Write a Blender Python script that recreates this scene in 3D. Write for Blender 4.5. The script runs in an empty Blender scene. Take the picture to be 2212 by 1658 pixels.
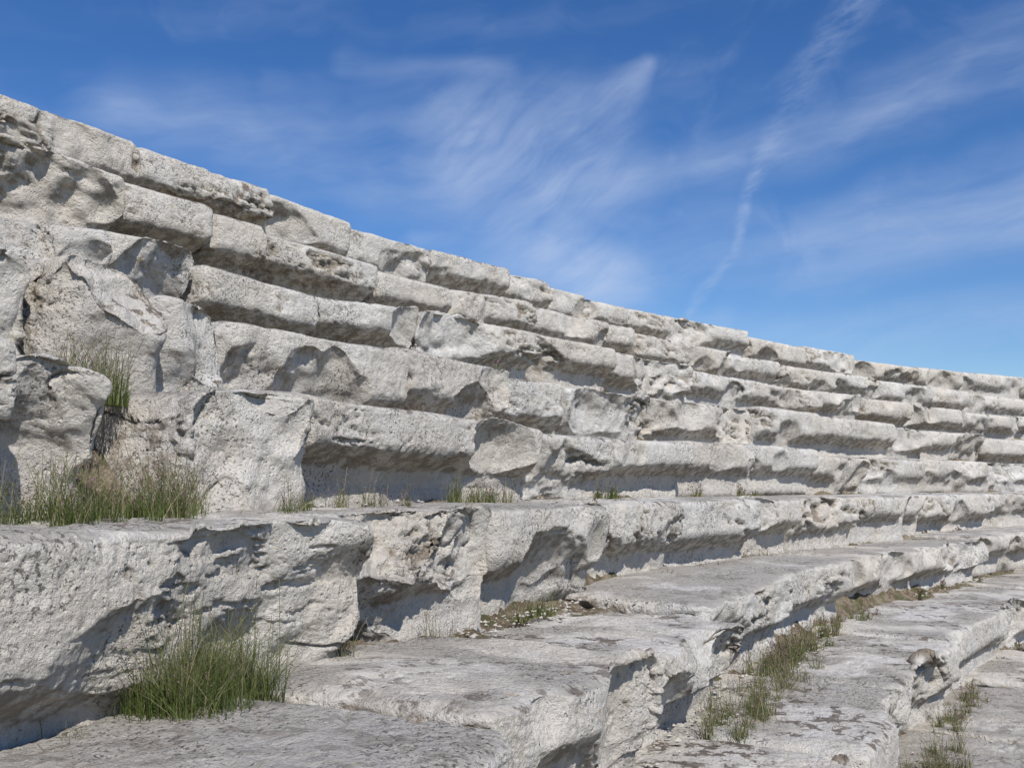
import bpy, math, random
import numpy as np
from mathutils import Matrix, Vector

rng = np.random.default_rng(7)
random.seed(7)
CX, CY, RF = 28.2123, -9.6954, 31.4229
CAMZ = 0.1181
S = bpy.context.scene

# ------------------------------------------------------------------ noise
_perm = rng.permutation(256).astype(np.int64)
_perm = np.concatenate([_perm, _perm])
_g = rng.normal(size=(256, 3)); _g /= np.linalg.norm(_g, axis=1)[:, None]

def perlin(P):
    Pi = np.floor(P).astype(np.int64); Pf = P - Pi
    f = Pf*Pf*Pf*(Pf*(Pf*6-15)+10)
    X, Y, Z = Pi[:, 0] & 255, Pi[:, 1] & 255, Pi[:, 2] & 255
    out = 0
    for dx in (0, 1):
        wx = f[:, 0] if dx else 1-f[:, 0]
        a = _perm[(X+dx) & 255]
        for dy in (0, 1):
            wy = f[:, 1] if dy else 1-f[:, 1]
            b = _perm[(a+Y+dy) & 255]
            for dz in (0, 1):
                wz = f[:, 2] if dz else 1-f[:, 2]
                h = _perm[(b+Z+dz) & 255]
                g = _g[h]
                d = g[:, 0]*(Pf[:, 0]-dx)+g[:, 1]*(Pf[:, 1]-dy)+g[:, 2]*(Pf[:, 2]-dz)
                out = out + wx*wy*wz*d
    return out*1.5

def fbm(P, octv, gain=0.5, lac=2.03):
    o = 0; a = 1.
    for i in range(octv):
        o = o+a*perlin(P); a *= gain; P = P*lac+17.3
    return o

def sstep(a, b, x):
    t = np.clip((x-a)/(b-a), 0, 1); return t*t*(3-2*t)

def polar(phi, r, z):
    return np.array([CX-r*math.cos(math.radians(phi)), CY+r*math.sin(math.radians(phi)), z])

# ------------------------------------------------------------------ node helpers
class NT:
    def __init__(self, tree): self.t = tree
    def n(self, typ, **kw):
        nd = self.t.nodes.new(typ)
        for k, v in kw.items(): setattr(nd, k, v)
        return nd
    def put(self, sock, v):
        if isinstance(v, bpy.types.NodeSocket): self.t.links.new(v, sock)
        else: sock.default_value = v
    def math(self, op, a, b=None, c=None, clamp=False):
        nd = self.n('ShaderNodeMath', operation=op); nd.use_clamp = clamp
        self.put(nd.inputs[0], a)
        if b is not None: self.put(nd.inputs[1], b)
        if c is not None: self.put(nd.inputs[2], c)
        return nd.outputs[0]
    def vm(self, op, a, b=None, s=None):
        nd = self.n('ShaderNodeVectorMath', operation=op)
        self.put(nd.inputs[0], a)
        if b is not None: self.put(nd.inputs[1], b)
        if s is not None: self.put(nd.inputs['Scale'], s)
        return nd.outputs['Value'] if op in ('DOT_PRODUCT', 'LENGTH', 'DISTANCE') else nd.outputs[0]
    def ss(self, x, a, b, lo=0., hi=1.):
        nd = self.n('ShaderNodeMapRange', interpolation_type='SMOOTHSTEP')
        self.put(nd.inputs[0], x); self.put(nd.inputs[1], a); self.put(nd.inputs[2], b)
        nd.inputs[3].default_value = lo; nd.inputs[4].default_value = hi
        return nd.outputs[0]
    def noise(self, vec, scale, detail=5, rough=0.55, dist=0.0, out='Fac'):
        nd = self.n('ShaderNodeTexNoise')
        self.put(nd.inputs['Vector'], vec)
        nd.inputs['Scale'].default_value = scale; nd.inputs['Detail'].default_value = detail
        nd.inputs['Roughness'].default_value = rough; nd.inputs['Distortion'].default_value = dist
        return nd.outputs[out]
    def mix(self, f, a, b):
        nd = self.n('ShaderNodeMix', data_type='RGBA')
        self.put(nd.inputs[0], f)
        for i, v in ((6, a), (7, b)):
            if isinstance(v, tuple) and len(v) == 3: v = (*v, 1)
            self.put(nd.inputs[i], v)
        return nd.outputs[2]
    def attr(self, name):
        nd = self.n('ShaderNodeAttribute'); nd.attribute_name = name
        return nd.outputs['Fac']
    def sepc(self, c):
        nd = self.n('ShaderNodeSeparateColor'); self.put(nd.inputs[0], c)
        return nd.outputs

def newmat(name):
    m = bpy.data.materials.new(name); m.use_nodes = True
    m.node_tree.nodes.clear()
    N = NT(m.node_tree)
    out = N.n('ShaderNodeOutputMaterial'); b = N.n('ShaderNodeBsdfPrincipled')
    m.node_tree.links.new(b.outputs[0], out.inputs[0])
    b.inputs['Roughness'].default_value = 0.92
    b.inputs['Specular IOR Level'].default_value = 0.1
    return m, N, b

def bump(N, h, strength, dist, prev=None):
    nd = N.n('ShaderNodeBump'); nd.inputs['Strength'].default_value = strength
    nd.inputs['Distance'].default_value = dist
    N.put(nd.inputs['Height'], h)
    if prev is not None: N.put(nd.inputs['Normal'], prev)
    return nd.outputs[0]

def mulN(N, *a):
    o = a[0]
    for b_ in a[1:]: o = N.math('MULTIPLY', o, b_)
    return o

# ------------------------------------------------------------------ stone material
def stone_material():
    m, N, b = newmat('weathered_limestone')
    geo = N.n('ShaderNodeNewGeometry'); P = geo.outputs['Position']
    sep = N.n('ShaderNodeSeparateXYZ'); N.put(sep.inputs[0], geo.outputs['Normal'])
    nz = sep.outputs[2]
    cav = N.attr('cav'); tint = N.attr('tint'); smooth = N.attr('slab')
    big = [N.attr('b0'), N.attr('b1'), N.attr('b2')]
    med = N.sepc(N.noise(P, 13, 5, .68, out='Color'))
    fin = N.sepc(N.noise(P, 70, 2, .7, out='Color'))
    col = N.mix(N.ss(big[0], .38, .62), (.64, .60, .53), (.71, .69, .645))
    col = N.mix(N.math('MULTIPLY', N.ss(big[1], .40, .62), .4), col, (.54, .53, .51))
    col = N.mix(N.math('MULTIPLY', N.ss(med[0], .47, .62), .5), col, (.46, .45, .425))
    col = N.mix(N.math('MULTIPLY', N.ss(fin[0], .50, .68), .45), col, (.37, .345, .30))
    col = N.mix(N.math('MULTIPLY', tint, .36), col, (.54, .47, .37))
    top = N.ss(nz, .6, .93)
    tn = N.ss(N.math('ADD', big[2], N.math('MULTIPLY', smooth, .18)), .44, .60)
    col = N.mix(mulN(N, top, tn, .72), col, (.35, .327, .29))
    l1 = N.ss(med[1], .52, .57)
    l2 = N.ss(big[1], .44, .56)
    l3 = N.ss(nz, .2, .75, .05, 1.)
    col = N.mix(mulN(N, l1, l2, l3, N.math('MULTIPLY_ADD', smooth, -.5, .85)), col, (.105, .077, .058))
    s1 = N.ss(fin[1], .56, .61)
    s2 = N.ss(big[2], .50, .62)
    col = N.mix(mulN(N, s1, s2, .75), col, (.085, .075, .065))
    o1 = N.ss(med[2], .635, .67); o2 = N.ss(big[0], .50, .60)
    col = N.mix(mulN(N, o1, o2, .5), col, (.48, .33, .15))
    g1 = N.ss(med[2], .37, .31); g2 = N.ss(big[1], .48, .38)
    col = N.mix(mulN(N, g1, g2, .5), col, (.20, .19, .09))
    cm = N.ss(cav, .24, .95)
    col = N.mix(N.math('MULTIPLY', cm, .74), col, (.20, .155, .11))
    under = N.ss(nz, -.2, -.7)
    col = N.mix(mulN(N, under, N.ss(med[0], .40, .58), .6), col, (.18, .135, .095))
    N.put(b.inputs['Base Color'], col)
    vor = N.n('ShaderNodeTexVoronoi'); vor.inputs['Scale'].default_value = 55
    N.put(vor.inputs['Vector'], P)
    pit = N.ss(vor.outputs['Distance'], .05, .36)
    pm = N.ss(N.noise(P, 15, 2, .6), .46, .60)
    pitm = N.math('MULTIPLY', N.math('SUBTRACT', pit, 1.), pm)
    h = N.math('ADD', N.math('MULTIPLY', N.noise(P, 26, 6, .72), .035), N.math('MULTIPLY', pitm, .009))
    N.put(b.inputs['Normal'], bump(N, h, .95, 1.0))
    return m

def soil_material():
    m, N, b = newmat('dry_soil')
    geo = N.n('ShaderNodeNewGeometry'); P = geo.outputs['Position']
    col = N.mix(N.ss(N.noise(P, 6, 5, .7), .4, .62), (.12, .09, .06), (.27, .22, .16))
    col = N.mix(N.ss(N.noise(P, 60, 4, .7), .52, .66), col, (.38, .33, .26))
    col = N.mix(N.math('MULTIPLY', N.ss(N.noise(P, 9, 4, .6), .48, .58), .6), col, (.08, .095, .035))
    N.put(b.inputs['Base Color'], col)
    N.put(b.inputs['Normal'], bump(N, N.noise(P, 70, 5, .75), 1., .02))
    return m

def field_material():
    m, N, b = newmat('dry_grassland')
    geo = N.n('ShaderNodeNewGeometry'); P = geo.outputs['Position']
    col = N.mix(N.ss(N.noise(P, .3, 8, .7), .4, .6), (.10, .12, .05), (.22, .19, .11))
    N.put(b.inputs['Base Color'], col)
    return m

def grass_material():
    m, N, b = newmat('grass_blades')
    t = N.attr('tint'); h = N.attr('hgt')
    col = N.mix(N.ss(t, .0, .6), (.065, .105, .022), (.14, .17, .055))
    col = N.mix(N.ss(t, .60, .9), col, (.37, .32, .20))
    col = N.mix(N.math('MULTIPLY', N.ss(h, .5, 1.), .42), col, (.28, .25, .14))
    N.put(b.inputs['Base Color'], col)
    b.inputs['Roughness'].default_value = .6
    tr = N.n('ShaderNodeBsdfTranslucent'); N.put(tr.inputs[0], col)
    mx = N.n('ShaderNodeMixShader'); mx.inputs[0].default_value = .33
    N.t.links.new(b.outputs[0], mx.inputs[1]); N.t.links.new(tr.outputs[0], mx.inputs[2])
    out = [n for n in N.t.nodes if n.type == 'OUTPUT_MATERIAL'][0]
    N.t.links.new(mx.outputs[0], out.inputs[0])
    return m

def flower_material():
    m, N, b = newmat('seed_heads')
    t = N.attr('tint')
    N.put(b.inputs['Base Color'], N.mix(N.ss(t, .3, .7), (.22, .15, .09), (.30, .17, .27)))
    return m

STONE = stone_material(); SOIL = soil_material(); FIELD = field_material(); GRASS = grass_material(); HEADS = flower_material()

def make_mesh(name, verts, faces, mat, attrs=None, smooth=True, parent=None, matidx=None):
    me = bpy.data.meshes.new(name)
    verts = np.asarray(verts, dtype=np.float32); faces = np.asarray(faces, dtype=np.int32)
    k = faces.shape[1]
    me.vertices.add(len(verts)); me.vertices.foreach_set('co', verts.ravel())
    me.loops.add(faces.size); me.loops.foreach_set('vertex_index', faces.ravel())
    me.polygons.add(len(faces))
    me.polygons.foreach_set('loop_start', np.arange(0, faces.size, k, dtype=np.int32))
    me.polygons.foreach_set('loop_total', np.full(len(faces), k, dtype=np.int32))
    if matidx is not None: me.polygons.foreach_set('material_index', np.asarray(matidx, dtype=np.int32))
    me.polygons.foreach_set('use_smooth', np.full(len(faces), smooth, dtype=bool))
    for an, av in (attrs or {}).items():
        a = me.attributes.new(an, 'FLOAT', 'POINT'); a.data.foreach_set('value', np.asarray(av, dtype=np.float32))
    for mm in (mat if isinstance(mat, list) else [mat]): me.materials.append(mm)
    me.update(); me.validate()
    o = bpy.data.objects.new(name, me); S.collection.objects.link(o)
    if parent: o.parent = parent
    return o

# ------------------------------------------------------------------ stone blocks
def resample_profile(Hh, sc, nose, r, fac, u0=None):
    B = Hh+.10
    ur = r.uniform(.40, .58)
    u0 = u0 or ur
    pts = [(-.45, -B), (-.98, -B), (-.98, -.02), (-.55, 0), (-.08-nose, .0), (-.022-nose*.5, -.005), (-.003, -.024), (0, -.07),
           (.006, -(u0-.08)*Hh), (-.010, -u0*Hh), (-.5*sc, -(u0+.10)*Hh), (-.9*sc, -(u0+.20)*Hh), (-sc, -.88*Hh), (-.9*sc, -Hh), (-.9*sc, -B)]
    w = [.12, .12, .25, .9, 1, 1, 1, 1, 1, 1, 1, 1, 1, .5, .12]
    pts = np.array(pts+[pts[0]]); w = np.array(w)
    seg = np.linalg.norm(np.diff(pts, axis=0), axis=1)
    cum = np.concatenate([[0], np.cumsum(seg*w)])
    n = max(24, int(cum[-1]/fac))
    t = np.linspace(0, cum[-1], n, endpoint=False)
    q = np.stack([np.interp(t, cum, pts[:, 0]), np.interp(t, cum, pts[:, 1])], 1)
    it = max(1, int((.012/fac)**2))
    for _ in range(min(it, 40)):
        q = .5*q+.25*(np.roll(q, 1, 0)+np.roll(q, -1, 0))
    return q

def block(name, phi0, phi1, z0, z1, R, Hh, dr0=0., dr1=0., sc=.13, nose=.03, damage=1., rough=1., low=1., bed=1., pit=1., slab=0., tilt=0., parent=None, quality=1., rad=None, u0=None, gap=None):
    rr = random.Random(name+str(phi0))
    seed = np.array([rr.uniform(0, 99), rr.uniform(0, 99), rr.uniform(0, 99)])
    g_ = .016+rr.random()*.020
    gap = gap or g_
    L = math.radians(phi1-phi0)*R-2*gap
    mids = [polar(a, R+dr0, 0) for a in np.linspace(phi0, phi1, 5)]
    dist = max(1.4, min(math.hypot(p[0], p[1]) for p in mids))
    ds = min(.06, max(.005, dist*.0024))/quality
    prof = resample_profile(Hh, sc, nose, rr, ds, u0)
    nv = len(prof)
    cen = np.array([-.3, -Hh*.5])
    ns = max(8, int(L/ds)); s = np.linspace(0, L, ns+1)
    rad = rad or (.03+.04*rr.random())
    e = np.zeros_like(s)
    for side in (s, L-s):
        mm = side < rad
        e[mm] = np.maximum(e[mm], rad*(1-np.sqrt(np.clip(1-((rad-side[mm])/rad)**2, 0, 1))))
    ncap = max(4, int(.3/ds*.7))
    dirs = prof-cen; ln = np.linalg.norm(dirs, axis=1); dn = dirs/ln[:, None]
    rows = []; ss_ = []
    def ring(ein, scale):
        q = prof-dn*np.minimum(ein, ln*.5)[:, None]
        return cen+(q-cen)*scale
    capsc = np.linspace(0.02, 1, ncap, endpoint=False)
    for c in capsc: rows.append(ring(np.full(nv, rad), c)); ss_.append(0.)
    for i, si in enumerate(s): rows.append(ring(np.full(nv, e[i]), 1.)); ss_.append(si)
    for c in capsc[::-1]: rows.append(ring(np.full(nv, rad), c)); ss_.append(L)
    G = np.array(rows); ss_ = np.array(ss_); nu = len(G)
    fr = (ss_/L)
    ph = np.radians(phi0)+(gap+ss_)/R
    dr = dr0+(dr1-dr0)*fr
    zt = z0+(z1-z0)*fr
    rad_ = (R+dr)[:, None]-G[:, :, 0]
    zz = zt[:, None]+G[:, :, 1]+tilt*G[:, :, 0]
    X = CX-rad_*np.cos(ph)[:, None]; Y = CY+rad_*np.sin(ph)[:, None]
    P = np.stack([X, Y, zz], -1).reshape(-1, 3)
    yrel = np.broadcast_to(G[:, :, 1]/Hh, (nu, nv)).reshape(-1)
    xin = G[:, :, 0].reshape(-1)
    sarr = np.repeat(ss_, nv)
    # broad, nearly flat fracture facets
    nch = int((1.5+L*2.2)*damage)
    for i in range(nch):
        kind = rr.random()
        sp = rr.uniform(0, L) if kind < .5 else rr.choice([0, L])
        yy = -rr.random()*Hh*.85 if kind < .7 else -rr.random()*.1
        a = phi0+math.degrees((gap+sp)/R)
        drr = dr0+(dr1-dr0)*sp/L
        rho = rr.uniform(.25, 1.5)
        dl = rr.uniform(.006, .036)*(.6+.4*damage)
        if yy > -.12: dl *= .8; rho *= .6
        c0 = polar(a, R+drr+(.0 if yy > -.5*Hh else .6*sc), z0+(z1-z0)*sp/L+yy)
        nrm = np.array([math.cos(math.radians(a)), -math.sin(math.radians(a)), 0])
        tv = np.array([math.sin(math.radians(a)), math.cos(math.radians(a)), 0])
        up = rr.uniform(.3, 1.1) if yy > -.12 else rr.uniform(-.8, .35)
        tg = tv*rr.uniform(-.5, .5)
        if kind >= .5: tg = tv*rr.uniform(.5, 1.5)*(1 if sp > 0 else -1)
        d = nrm+np.array([0, 0, up])+tg; d /= np.linalg.norm(d)
        c = c0+d*(rho-dl)
        v = P-c; dd = np.linalg.norm(v, axis=1)+1e-9
        idx = np.nonzero(dd < rho*1.06)[0]
        if len(idx) == 0: continue
        rl = rho*(1+.04*perlin(P[idx]*7+seed+i))
        k2 = dd[idx] < rl
        ii = idx[k2]
        P[ii] = c+v[ii]*(rl[k2]/dd[ii])[:, None]
    def normals(P):
        Q = P.reshape(nu, nv, 3)
        du = np.zeros_like(Q); du[1:-1] = Q[2:]-Q[:-2]; du[0] = Q[1]-Q[0]; du[-1] = Q[-1]-Q[-2]
        dv = np.roll(Q, -1, 1)-np.roll(Q, 1, 1)
        n = np.cross(du, dv); l = np.linalg.norm(n, axis=2, keepdims=True)+1e-12
        return (n/l).reshape(-1, 3)
    n0 = normals(P)
    cc = np.stack([CX-((R+dr)-cen[0])*np.cos(ph), CY+((R+dr)-cen[0])*np.sin(ph), zt+cen[1]], -1)
    sgn = np.sign(np.mean(np.sum(n0.reshape(nu, nv, 3)*(P.reshape(nu, nv, 3)-cc[:, None]), -1)))
    n0 = n0*sgn
    q = P+seed
    top = sstep(.5, .9, n0[:, 2])
    side = 1-top
    upper = .3+.7*sstep(-.75, -.35, yrel)
    w3 = np.stack([perlin(q*5), perlin(q*5+31), perlin(q*5+57)], 1)
    qw = q+.05*w3
    d1 = fbm(q*1.9, 2)*.024*low*(1-.65*top)
    zone = sstep(-.15, .35, perlin(q*1.6+23))
    m1 = fbm(qw*8, 5, .56)
    d2 = m1*(.0050+.0095*zone)*rough*(1-.5*top)
    bil = np.abs(perlin(qw*12+3))
    d2 = d2-(.25-bil)*.010*rough*zone*side
    crk = perlin(qw*np.array([2.6, 2.6, 3.6])+9)
    rid = -sstep(.035, 0., np.abs(crk))*.020*rough*(1-.4*top)*sstep(0., .3, perlin(q*1.5+3))
    bedm = sstep(-.1, .35, perlin(q*np.array([1.1, 1.1, 2.2])+71))*min(bed, 1.3)*upper
    bq = (q+.02*w3)*np.array([4.0, 4.0, 21.])
    bn = fbm(bq, 4, .6)
    bedd = -sstep(.10, .34, bn)*.034*bedm*side
    pitn = perlin(qw*np.array([17, 17, 27.])+5)
    pitmask = sstep(0., .32, perlin(q*2.3+40))*pit*upper
    pits = -sstep(.25, .38, pitn)*.020*pitmask*(1-.6*top)
    pit2 = -sstep(.23, .36, perlin(qw*38.))*.010*sstep(-.1, .2, perlin(q*3+90))*(1-.5*top)*pit*upper
    tiny = perlin(q*70.)*.0024
    disp = d1+d2+rid+bedd+(pits+pit2)*(1-.5*slab)+tiny
    P = P+n0*disp[:, None]
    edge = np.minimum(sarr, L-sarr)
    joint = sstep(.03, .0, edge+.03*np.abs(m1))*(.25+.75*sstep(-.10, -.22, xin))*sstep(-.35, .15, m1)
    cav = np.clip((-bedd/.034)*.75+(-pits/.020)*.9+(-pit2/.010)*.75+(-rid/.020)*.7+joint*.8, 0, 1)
    i, j = np.meshgrid(np.arange(nu-1), np.arange(nv), indexing='ij')
    j2 = (j+1) % nv
    F = np.stack([i*nv+j, i*nv+j2, (i+1)*nv+j2, (i+1)*nv+j], -1).reshape(-1, 4)
    fa = F[len(F)//2]; nn = np.cross(P[fa[1]]-P[fa[0]], P[fa[2]]-P[fa[1]])
    if np.dot(nn, n0[fa[0]]) < 0: F = F[:, ::-1]
    tint = np.full(len(P), rr.random())
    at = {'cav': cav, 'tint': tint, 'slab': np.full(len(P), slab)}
    for bi in range(3): at['b%d' % bi] = .5+.30*fbm(q*2.2+bi*43.7, 3, .6)
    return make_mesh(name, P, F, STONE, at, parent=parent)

ZK = {5: 2.39, 4: 1.87, 3: 1.38, 2: .905, 1: .40, 0: -.02, -1: -.49, -2: -.90, -3: -1.33, -4: -1.76, -5: -2.2, -6: -2.65}
RK = {k: RF+.7*k for k in range(6)}
RK.update({-1: RF-.70, -2: RF-1.42, -3: RF-2.12, -4: RF-2.85, -5: RF-3.55, -6: RF-4.3})

T = {
5: [(25.0,2.40),(27.97,2.42),(30.12,2.41),(31.75,2.37),(33.75,2.38),(35.97,2.41),(37.34,2.41),(38.74,2.39),(41.97,2.42),(45.53,2.43),(48.29,2.38),(50.95,2.35),(54.5,2.36),(56.85,2.35),(60.36,2.38)],
4: [(24.2,1.88),(26.75,1.86),(27.96,1.85),(28.9,1.86),(31.02,1.83),(32.8,1.85),(33.81,1.88),(35.2,1.91),(37.56,1.90),(38.61,1.90),(42.72,1.89),(45.14,1.90),(47.97,1.90),(50.21,1.89),(53.04,1.88),(55.15,1.82),(58.42,1.81)],
3: [(23.2,1.29),(25.03,1.29),(25.59,1.32),(26.75,1.33),(28.43,1.27),(30.62,1.38),(33.45,1.42),(35.93,1.43),(38.96,1.43),(42.16,1.40),(44.79,1.39),(47.23,1.40),(49.79,1.39),(52.97,1.39),(56.3,1.39)],
2: [(22.2,.92),(23.93,.95),(24.87,.93),(25.68,.87),(28.45,.89),(30.72,.85),(32.42,.88),(35.35,.91),(39.59,.95),(42.29,.94),(46.25,.93),(48.35,.90),(51.62,.89),(54.41,.87)],
1: [(21.6,.52),(22.75,.46),(23.50,.37),(23.92,.37),(25.15,.43),(29.21,.37),(31.18,.40),(33.81,.43),(36.34,.44),(39.39,.43),(42.06,.42),(44.94,.42),(48.82,.42),(51.7,.41)],
0: [(19.4,-.03),(21.5,-.01),(24.0,-.02),(26.11,-.02),(28.15,-.03),(30.6,-.035),(32.9,-.035),(34.8,-.035),(37.8,-.03),(40.81,-.03),(41.78,-.03),(46.11,-.02),(48.51,-.02)],
-1: [(18.6,-.50),(20.6,-.47),(22.88,-.43),(25.1,-.49),(27.8,-.50),(30.6,-.45),(33.65,-.45),(37.8,-.48),(41.2,-.48),(45.7,-.46),(49,-.47)],
-2: [(17.5,-.90),(21,-.90),(24.3,-.90),(26.6,-.93),(29.05,-.88),(32.45,-.90),(36.6,-.90),(40.4,-.89),(44,-.9)],
-3: [(18.6,-1.33),(22,-1.33),(25.5,-1.33),(28.6,-1.33),(31.2,-1.32),(34.2,-1.31),(37.5,-1.33),(41,-1.33)],
-4: [(19,-1.76),(23,-1.76)], -5: [(19,-2.2),(23,-2.2)],
}
SP = {
 (0,0): dict(dr0=.02, dr1=.03, damage=1., pit=.5, bed=.2, rough=.8),
 (0,1): dict(sc=.13, u0=.64, nose=.02, damage=1.5, rough=1.1, low=1.2, bed=.4, pit=.6, dr0=.0, dr1=-.12, slab=.4, rad=.08, gap=.02),
 (0,2): dict(sc=.15, nose=.03, damage=1.5, dr0=.07, dr1=-.06, bed=.7, slab=.2, rad=.07, gap=.025, pit=.6),
 (0,3): dict(sc=.13, slab=1., rough=.7, bed=.1, pit=.3, dr0=.08, dr1=-.05, damage=1.2, rad=.06, gap=.025),
 (0,4): dict(sc=.15, bed=.9, damage=1.2, dr0=.13, dr1=.01, slab=0., rad=.06),
 (1,1): dict(dr0=.02, dr1=-.06, damage=1.8, rough=1., low=1.8, sc=.14, rad=.10, bed=.2, pit=.5),
 (1,3): dict(dr0=-.14, dr1=-.17, damage=2.2, rough=1., low=1.8, sc=.07, nose=.12, bed=.1, pit=.4, rad=.13, gap=.03),
 (1,4): dict(sc=.19, damage=1.3, bed=.6, slab=.3, rad=.07, low=1.2, dr0=.04, dr1=-.07, pit=.6),
 (2,0): dict(sc=.08, damage=2.4, rough=.9, low=1.8, bed=.1, pit=.4, nose=.08, dr0=-.08, dr1=-.12, rad=.09, gap=.035),
 (2,1): dict(sc=.05, damage=2.6, rough=.9, low=2.2, bed=.0, pit=.4, nose=.12, dr0=-.12, dr1=-.22, rad=.13, gap=.03),
 (2,2): dict(sc=.05, damage=2.4, rough=.9, low=2.2, bed=.1, pit=.4, nose=.10, dr0=-.04, dr1=-.14, rad=.12, gap=.03),
 (2,3): dict(sc=.15, damage=1.6, rough=.8, low=1.4, bed=.1, pit=.4, dr0=.01, dr1=-.08, slab=.6, rad=.08, u0=.62, gap=.03),
 (3,0): dict(pit=.5, bed=.3), (3,1): dict(sc=.12, damage=1.8, bed=.2, pit=.5), (3,2): dict(sc=.12, damage=1.8, bed=.2, pit=.5, rad=.07),
 (3,5): dict(slab=.6, rough=.7, bed=1.1, sc=.20, dr0=-.0, dr1=-.07),
 (4,0): dict(pit=.7, bed=.5), (5,0): dict(pit=.7, bed=.8),
 (-1,1): dict(dr0=-.13, dr1=-.16, slab=1., rough=.8, bed=.3, damage=1.6, rad=.05, gap=.02),
 (-1,2): dict(dr0=-.06, dr1=-.21, slab=.4, rough=1.1, damage=1.6, bed=.6, rad=.07, gap=.025),
 (-1,3): dict(dr0=-.03, dr1=-.11, slab=.1, rough=1.2, damage=1.8, rad=.07, gap=.025),
 (-1,4): dict(dr0=.10, dr1=.03, slab=1., rough=.8, rad=.05, gap=.025),
 (-1,5): dict(dr0=.13, dr1=.05, slab=1., rough=.8),
 (-1,6): dict(dr0=.17, dr1=.08, slab=.6),
 (-2,3): dict(dr0=.03, dr1=-.05, slab=.1, damage=1.5, rough=1.3, rad=.07, gap=.03),
 (-2,4): dict(dr0=.06, dr1=-.04, slab=.1, rough=1.2, rad=.07, gap=.03), (-2,5): dict(dr0=.06, dr1=-.03, slab=.2, rad=.07, gap=.03),
}
SKIP = {(1, 2)}
PHI_MIN, PHI_MAX = 8, 74
for k in range(5, -6, -1):
    t = list(T[k]); rr = random.Random(100+k)
    pre = []
    a = t[0][0]
    while a > PHI_MIN:
        a -= rr.uniform(1.8, 3.4); pre.insert(0, (a, ZK[k]+rr.uniform(-.02, .02)))
    a = t[-1][0]; post = []
    while a < PHI_MAX:
        a += rr.uniform(1.8, 3.6); post.append((a, ZK[k]+rr.uniform(-.025, .025)))
    off = len(pre); t = pre+t+post
    row = bpy.data.objects.new('stone_seating_row', None); S.collection.objects.link(row)
    Hh = ZK[k]-ZK[k-1]
    for i in range(len(t)-1):
        if (k, i-off) in SKIP: continue
        (a0, z0), (a1, z1) = t[i], t[i+1]
        hi = k >= 2
        kw = dict(sc=rr.uniform(.14, .23) if hi else rr.uniform(.10, .18), nose=rr.uniform(.0, .045), damage=rr.uniform(.6, 1.6), rough=rr.uniform(.65, 1.2), low=rr.uniform(.5, 1.1),
                  bed=rr.choice([.1, .6, 1.1, 1.3]), pit=rr.choice([.3, .6, .9, 1.2]), slab=rr.choice([0, 0, .3, .8]), dr0=rr.uniform(.01, .095), dr1=rr.uniform(-.09, -.02))
        kw.update(SP.get((k, i-off), {}))
        jz = rr.uniform(-.045, .022) if k != 0 else rr.uniform(-.012, .004)
        if k == 1 and i-off == 3: jz = 0.01
        zm = (z0+z1)/2; sl = (z1-z0)*.7
        block('block_%d' % i, a0, a1, zm-sl/2+jz+.008, zm+sl/2+jz+.008, RK[k], Hh, parent=row, tilt=rr.uniform(-.02, .025) if k else 0,
              quality=(.35 if a1 < 17 or a0 > 62 else 1.), **kw)

# ------------------------------------------------------------------ earth bank under / between the blocks
prof = []
ks = list(range(-5, 6))
prof.append((RK[-5]-.6, ZK[-6]-.25)); prof.append((RK[-5]-.1, ZK[-6]-.05))
for k in ks:
    R = RK[k]
    prof += [(R+.02, ZK[k-1]-.06), (R+.10, ZK[k-1]-.03), (R+.20, ZK[k-1]-.0), (R+.36, ZK[k]-.22), (R+.45, ZK[k]-.16)]
    if k < 5: prof += [(RK[k+1]-.20, ZK[k]-.11), (RK[k+1]-.10, ZK[k]-.075)]
prof += [(RK[5]+.9, ZK[5]-.14), (RK[5]+1.1, ZK[5]-.09), (RK[5]+4, ZK[5]-.2), (RK[5]+14, ZK[5]-1.6), (RK[5]+30, ZK[6-1]-5.6)]
prof = np.array(prof)
den = [];
for i in range(len(prof)-1):
    n = max(1, int(np.linalg.norm(prof[i+1]-prof[i])/.035)) if prof[i][0] < RK[5]+1.1 else 12
    for j in range(n): den.append(prof[i]+(prof[i+1]-prof[i])*j/n)
den.append(prof[-1]); den = np.array(den)
phs = np.radians(np.concatenate([np.arange(-60, 20, 1.), np.arange(20, 46, .07), np.arange(46, 80, .3), np.arange(80, 241, 1.)]))
rr_ = np.broadcast_to(den[:, 0], (len(phs), len(den))); zz_ = np.broadcast_to(den[:, 1], rr_.shape)
P = np.stack([CX-rr_*np.cos(phs)[:, None], CY+rr_*np.sin(phs)[:, None], zz_], -1).reshape(-1, 3)
P = P.copy(); P[:, 2] += fbm(P*np.array([4, 4, 0.])+3, 4)*.05-.01
nv = len(den); i, j = np.meshgrid(np.arange(len(phs)-1), np.arange(nv-1), indexing='ij')
F = np.stack([i*nv+j, (i+1)*nv+j, (i+1)*nv+j+1, i*nv+j+1], -1).reshape(-1, 4)
make_mesh('earth_bank', P, F, SOIL)

# ground sheet to the horizon
gz = ZK[-6]-.45
ring = [0, 8, 20, 28, 40, 80, 200, 600, 2000, 6000]
vs = [(CX, CY, gz)]
na = 64
for r in ring[1:]:
    for a in range(na):
        t_ = 2*math.pi*a/na; vs.append((CX+r*math.cos(t_), CY+r*math.sin(t_), gz-(.0 if r < 60 else 0.5)))
fq = []
for ri in range(len(ring)-2):
    for a in range(na):
        b0 = 1+ri*na
        fq.append((b0+a, b0+na+a, b0+na+(a+1) % na, b0+(a+1) % na))
for a in range(na): fq.append((0, 1+a, 1+(a+1) % na))
me = bpy.data.meshes.new('ground'); me.from_pydata(vs, [], fq); me.materials.append(FIELD)
S.collection.objects.link(bpy.data.objects.new('ground', me))

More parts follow.
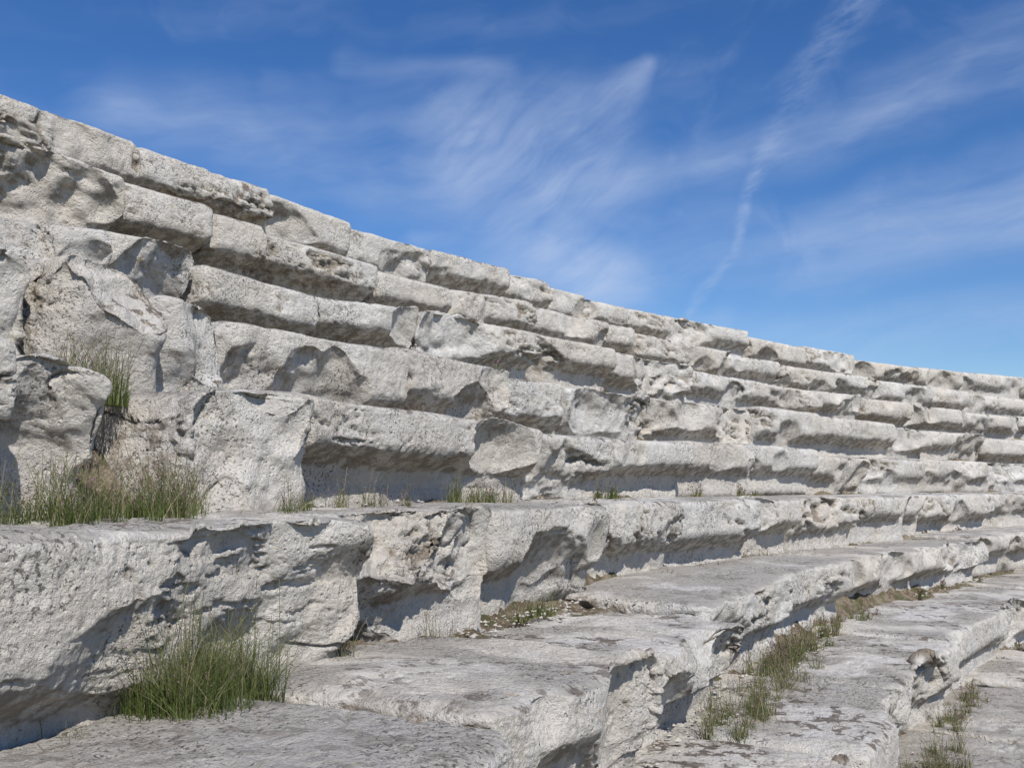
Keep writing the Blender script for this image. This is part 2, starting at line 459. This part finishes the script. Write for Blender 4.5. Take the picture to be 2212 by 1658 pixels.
# ------------------------------------------------------------------ grass
def grass(name, phi0, phi1, roff, z, n, hmin, hmax, spread=.05, stalks=.12, dry=.3, width=.0016):
    r = np.random.default_rng(int(phi0*100)*7+int(abs(z)*100)*13+n)
    V = []; F = []; T_ = []; H_ = []; M = []
    vi = 0
    nclump = max(1, int(n/45))
    cph = r.uniform(phi0, phi1, nclump); cr = r.normal(0, spread, nclump); chh = r.uniform(.4, 1., nclump)
    dist = math.hypot(*polar((phi0+phi1)/2, RF+roff, z)[:2])
    width = max(width, dist*.0004)
    for _ in range(n):
        c = r.integers(nclump)
        ph = cph[c]+r.normal(0, .035); ro = roff+cr[c]+r.normal(0, .018)
        base = polar(ph, RF+ro, z-.03)
        h = r.uniform(hmin, hmax)*chh[c]
        az = r.uniform(0, 2*math.pi); lean = abs(r.normal(0, .5))
        st = r.random() < stalks
        if st: h *= 1.35; lean *= .7
        d = np.array([math.cos(az), math.sin(az), 0.])
        a2 = r.uniform(0, math.pi); side = np.array([math.cos(a2), math.sin(a2), 0])
        w = width*(r.uniform(.6, 1.2) if not st else .5)
        seg = 4
        tn = r.random()
        tn = tn*.6 if r.random() > dry else .62+tn*.38
        pts = []
        for q in range(seg+1):
            t_ = q/seg
            p = base+d*(lean*h*(t_**1.8))+np.array([0, 0, h*(t_-.18*lean*t_*t_)])
            pts.append(p)
            ww = w*(1-t_*.85) if not st else w
            V += [p-side*ww, p+side*ww]; T_ += [tn, tn]; H_ += [t_, t_]
            if q: F.append((vi+2*q-2, vi+2*q-1, vi+2*q+1, vi+2*q)); M.append(0)
        vi += 2*(seg+1)
        if st:
            for q in range(5):
                t_ = .72+.28*r.random()
                f = t_*seg; i0 = min(seg-1, int(f)); p = pts[i0]*(1-(f-i0))+pts[i0+1]*(f-i0)
                p = p+r.normal(0, .004, 3)
                sz = max(.0022, dist*.0006)
                a3 = r.normal(size=3); a3 /= np.linalg.norm(a3); b3 = np.cross(a3, [0.3, .5, .8]); b3 /= np.linalg.norm(b3)
                V += [p-a3*sz, p+b3*sz, p+a3*sz, p-b3*sz]; T_ += [tn]*4; H_ += [1]*4
                F.append((vi, vi+1, vi+2, vi+3)); M.append(1); vi += 4
    return make_mesh(name, np.array(V), np.array(F), [GRASS, HEADS], {'tint': T_, 'hgt': H_}, smooth=False, matidx=M)

Z = ZK
GR = [
 (22.40, 23.0, -.04, Z[-1]+.03, 2900, .14, .29, .06, .10, .12),
 (21.9, 22.3, .05, Z[-1], 250, .04, .11, .05, .1, .3),
 (23.75, 24.3, .0, Z[-1], 130, .07, .20, .03, .4, .45),
 (24.6, 25.2, .03, Z[-1], 100, .06, .16, .03, .4, .4),
 (26.2, 27.1, .03, Z[-1], 320, .04, .12, .03, .1, .3),
 (29.2, 30.2, .06, Z[-1], 120, .03, .08, .03, .1, .3),
 (31.3, 34.2, .08, Z[-1], 400, .03, .10, .03, .1, .35),
 (36, 46, .10, Z[-1], 250, .03, .08, .03, .1, .4),
 (26.6, 29.0, -.84, Z[-2], 1700, .07, .19, .06, .18, .5),
 (29.0, 31.4, -.72, Z[-2], 1900, .07, .19, .06, .18, .5),
 (31.8, 34.5, -.62, Z[-2], 900, .04, .12, .05, .1, .5),
 (36, 42, -.6, Z[-2], 300, .04, .09, .05, .1, .5),
 (28.4, 30.6, -1.5, Z[-3], 1300, .06, .17, .07, .1, .5),
 (31, 34, -1.45, Z[-3], 1100, .05, .14, .07, .1, .5),
 (35, 40, -1.4, Z[-3], 300, .05, .10, .06, .1, .5),
 (22.2, 23.55, .36, Z[0]+.005, 2300, .07, .19, .06, .3, .28),
 (24.1, 24.6, .40, Z[0]+.01, 200, .05, .14, .02, .3, .45),
 (24.95, 26.3, .57, Z[0]+.01, 200, .05, .14, .02, .4, .6),
 (27.0, 28.0, .55, Z[0]+.02, 480, .06, .17, .03, .2, .55),
 (30.1, 30.6, .52, Z[0]+.02, 260, .06, .13, .02, .1, .4),
 (33, 36, .55, Z[0]+.02, 160, .04, .09, .02, .1, .5),
 (23.45, 24.05, 1.0, Z[1]-.03, 1000, .09, .24, .06, .3, .3),
 (25, 26.6, 1.28, Z[1]+.02, 180, .04, .13, .02, .3, .6),
 (27.5, 28.6, 1.28, Z[1]+.02, 320, .05, .14, .03, .25, .6),
 (29.2, 30.2, 1.28, Z[1]+.02, 320, .05, .14, .03, .25, .6),
 (30.8, 32.0, 1.98, Z[2]+.02, 300, .06, .14, .03, .2, .5),
 (35, 36, 1.98, Z[2]+.02, 80, .03, .09, .02, .2, .5),
 (24.4, 25.0, 2.65, Z[3]-.04, 110, .05, .12, .03, .3, .5),
]
for g in GR:
    grass('grass_tuft', *g[:7], spread=g[7], stalks=g[8], dry=g[9])

def gravel():
    V = []; F = []; vi = 0
    base = np.array([(1,0,0),(-1,0,0),(0,1,0),(0,-1,0),(0,0,1),(0,0,-1)], float)
    tri = [(0,2,4),(2,1,4),(1,3,4),(3,0,4),(2,0,5),(1,2,5),(3,1,5),(0,3,5)]
    for k, n in ((0, 260), (-1, 900), (-2, 700), (-3, 200), (1, 150)):
        for _ in range(n):
            ph = 21.8+abs(rng.normal(0, 9)); r = RK[k+1]-abs(rng.normal(0, .12))+.08
            s = min(.02, abs(rng.normal(.004, .005))+.002)
            c = polar(ph, r, ZK[k]+.002+s*.3)
            v = base*rng.uniform(.6, 1.3, (6, 1))*s*np.array([1, .8, .6])
            a = rng.uniform(0, 6.28); ca, sa = math.cos(a), math.sin(a)
            v = v@np.array([[ca, sa, 0], [-sa, ca, 0], [0, 0, 1]])
            V.append(v+c); F += [tuple(vi+q for q in t) for t in tri]; vi += 6
    V = np.concatenate(V); o1 = np.full(len(V), .5)
    make_mesh('gravel', V, np.array(F), STONE, {'cav': np.zeros(len(V)), 'tint': np.full(len(V), .8), 'slab': np.zeros(len(V)), 'b0': o1, 'b1': o1*.6, 'b2': o1*.6}, smooth=False)
gravel()

# ------------------------------------------------------------------ light
SX, SY, EL = .36, -.933, 48.
az = math.atan2(SX, SY)
w = bpy.data.worlds.new('World'); S.world = w; w.use_nodes = True
w.node_tree.nodes.clear(); N = NT(w.node_tree)
sky = N.n('ShaderNodeTexSky', sky_type='NISHITA'); sky.sun_disc = False
sky.sun_elevation = math.radians(EL); sky.sun_rotation = az
sky.air_density = 1.0; sky.dust_density = .2; sky.ozone_density = 4.0; sky.altitude = 300
tc = N.n('ShaderNodeTexCoord'); D = tc.outputs['Generated']
sp = N.n('ShaderNodeSeparateXYZ'); N.put(sp.inputs[0], D)
A = N.math('MULTIPLY', N.math('ARCTAN2', sp.outputs[0], sp.outputs[1]), 57.2958)
E = N.math('MULTIPLY', N.math('ARCSINE', sp.outputs[2]), 57.2958)
cb = N.n('ShaderNodeCombineXYZ'); N.put(cb.inputs[0], A); N.put(cb.inputs[1], E)
C0 = cb.outputs[0]
def warp(vec, scale, amt, det=2):
    return N.vm('ADD', vec, N.vm('SCALE', N.vm('SUBTRACT', N.noise(vec, scale, det, .5, out='Color'), (.5, .5, .5)), s=amt))
C1 = warp(C0, .11, 4.0, 2); C2 = warp(C0, .3, 1.0, 1)
def px(u, v): return (math.degrees(math.atan((u-1106)/2100)), math.degrees(math.atan((1020-v)/2100)), 0)
def seg(C, p0, p1, w0, w1, st0=1., st1=1.):
    d = Vector(p1)-Vector(p0); L2 = d.length_squared
    q = N.vm('SUBTRACT', C, tuple(p0))
    t = N.math('DIVIDE', N.vm('DOT_PRODUCT', q, tuple(d)), L2, clamp=True)
    dd = N.vm('LENGTH', N.vm('SUBTRACT', q, N.vm('SCALE', tuple(d), s=t)))
    wd = N.math('MULTIPLY_ADD', t, w1-w0, w0)
    m = N.ss(N.math('DIVIDE', dd, wd), 1., 0.)
    return N.math('MULTIPLY', m, N.math('MULTIPLY_ADD', t, st1-st0, st0))
def streak(C, ang, sx, sy, lo, hi, det=5, rough=.6, dist=.0, off=0.):
    mp = N.n('ShaderNodeMapping'); N.put(mp.inputs['Vector'], C)
    mp.vector_type = 'TEXTURE'
    mp.inputs['Rotation'].default_value = (0, 0, math.radians(ang)); mp.inputs['Scale'].default_value = (sx, sy, 1); mp.inputs['Location'].default_value = (off, off*.7, 0)
    return N.ss(N.noise(mp.outputs[0], 1., det, rough, dist), lo, hi)
def mx(*a):
    o = a[0]
    for b_ in a[1:]: o = N.math('MAXIMUM', o, b_)
    return o
def mul(*a):
    return mulN(N, *a)
ct = [(1485, 680), (1510, 630), (1590, 540), (1622, 400), (1700, 250), (1765, 140), (1890, -10)]
wd = [.3, .65, .45, .6, 1.4, 1.6, 1.9]; stn = [.4, .5, .35, .65, .28, .42, .46]
Cc = warp(C0, .9, .6)
con = mx(*[seg(Cc, px(*ct[i]), px(*ct[i+1]), wd[i], wd[i+1], stn[i], stn[i+1]) for i in range(6)])
con = mul(con, streak(C0, 20, 1.6, .5, .2, .8, 3), .8)
fan = mx(seg(C1, px(1385, 105), px(1230, 300), 1.0, 5.5, .6, .8), seg(C1, px(1230, 300), px(1120, 440), 6.0, 5.0, .9, .75), seg(C1, px(1000, 300), px(1250, 330), 5.0, 5.5, .8, .8),
         seg(C1, px(1150, 440), px(1290, 600), 4.4, 4.0, .8, .85))
fan = mul(fan, streak(C2, 38, 9, 1.7, .05, .85, 5, .58, .3), .95)
bands = mx(seg(C1, px(1200, 390), px(1700, 290), 2.0, 2.4, .5, .9), seg(C1, px(1700, 290), px(2400, 170), 2.4, 3.8, .9, .8),
           seg(C1, px(1250, 580), px(2400, 470), 3., 4.2, .45, .9), seg(C1, px(1500, 720), px(2400, 690), 1.6, 2.0, .4, .5),
           seg(C1, px(250, 270), px(950, 370), 3.4, 4.8, .6, .65), seg(C1, px(740, 110), px(1080, 140), 1.1, 1.3, .5, .4),
           seg(C1, px(880, 520), px(1150, 560), 1.6, 2.4, .6, .6))
bands = mul(bands, streak(C2, 9, 17, 2.1, .1, .88, 5, .58, .2, 3.), .8)
veil = mul(streak(C1, 8, 34, 4.2, .40, .85, 4, .55, .2, 11.), .28)
cl = N.math('ADD', N.math('ADD', con, fan), N.math('ADD', bands, veil))
front = N.ss(sp.outputs[1], -.1, .15)
gen = mul(streak(D, 20, .5, .15, .5, .8, 4, .6, .3), .3, N.math('SUBTRACT', 1., front))
cl = N.math('ADD', mul(cl, front), gen)
cl = N.math('MINIMUM', cl, .9)
skc = N.n('ShaderNodeHueSaturation'); N.put(skc.inputs['Color'], sky.outputs[0]); skc.inputs['Hue'].default_value = .510; skc.inputs['Saturation'].default_value = 1.26; skc.inputs['Value'].default_value = 1.15
colr = N.mix(mul(cl, .66), skc.outputs[0], (5.6, 6.6, 8.6))
bg = N.n('ShaderNodeBackground'); N.put(bg.inputs[0], colr); bg.inputs[1].default_value = .1
wo = N.n('ShaderNodeOutputWorld'); N.t.links.new(bg.outputs[0], wo.inputs[0])

sl = bpy.data.lights.new('sun', 'SUN'); sl.energy = 5.0; sl.angle = math.radians(.5); sl.color = (1, .955, .895)
so = bpy.data.objects.new('sun', sl); S.collection.objects.link(so)
d = -Vector((SX*math.cos(math.radians(EL)), SY*math.cos(math.radians(EL)), math.sin(math.radians(EL))))
so.rotation_euler = d.to_track_quat('-Z', 'Y').to_euler()

# ------------------------------------------------------------------ camera
cd = bpy.data.cameras.new('camera'); cd.sensor_width = 36; cd.lens = 36*2100/2212.
cd.clip_end = 20000; cd.clip_start = .05
co = bpy.data.objects.new('camera', cd); S.collection.objects.link(co)
pitch, roll = .0936, .0167
f_ = Vector((0, math.cos(pitch), math.sin(pitch))); up0 = Vector((0, -math.sin(pitch), math.cos(pitch))); r0 = Vector((1, 0, 0))
c_, s_ = math.cos(roll), math.sin(roll)
R_ = r0*c_+up0*s_; U_ = -r0*s_+up0*c_
co.matrix_world = Matrix((( R_.x, U_.x, -f_.x, 0), (R_.y, U_.y, -f_.y, 0), (R_.z, U_.z, -f_.z, CAMZ), (0, 0, 0, 1)))
S.camera = co
S.view_settings.view_transform = 'Standard'; S.view_settings.look = 'None'; S.view_settings.exposure = 0
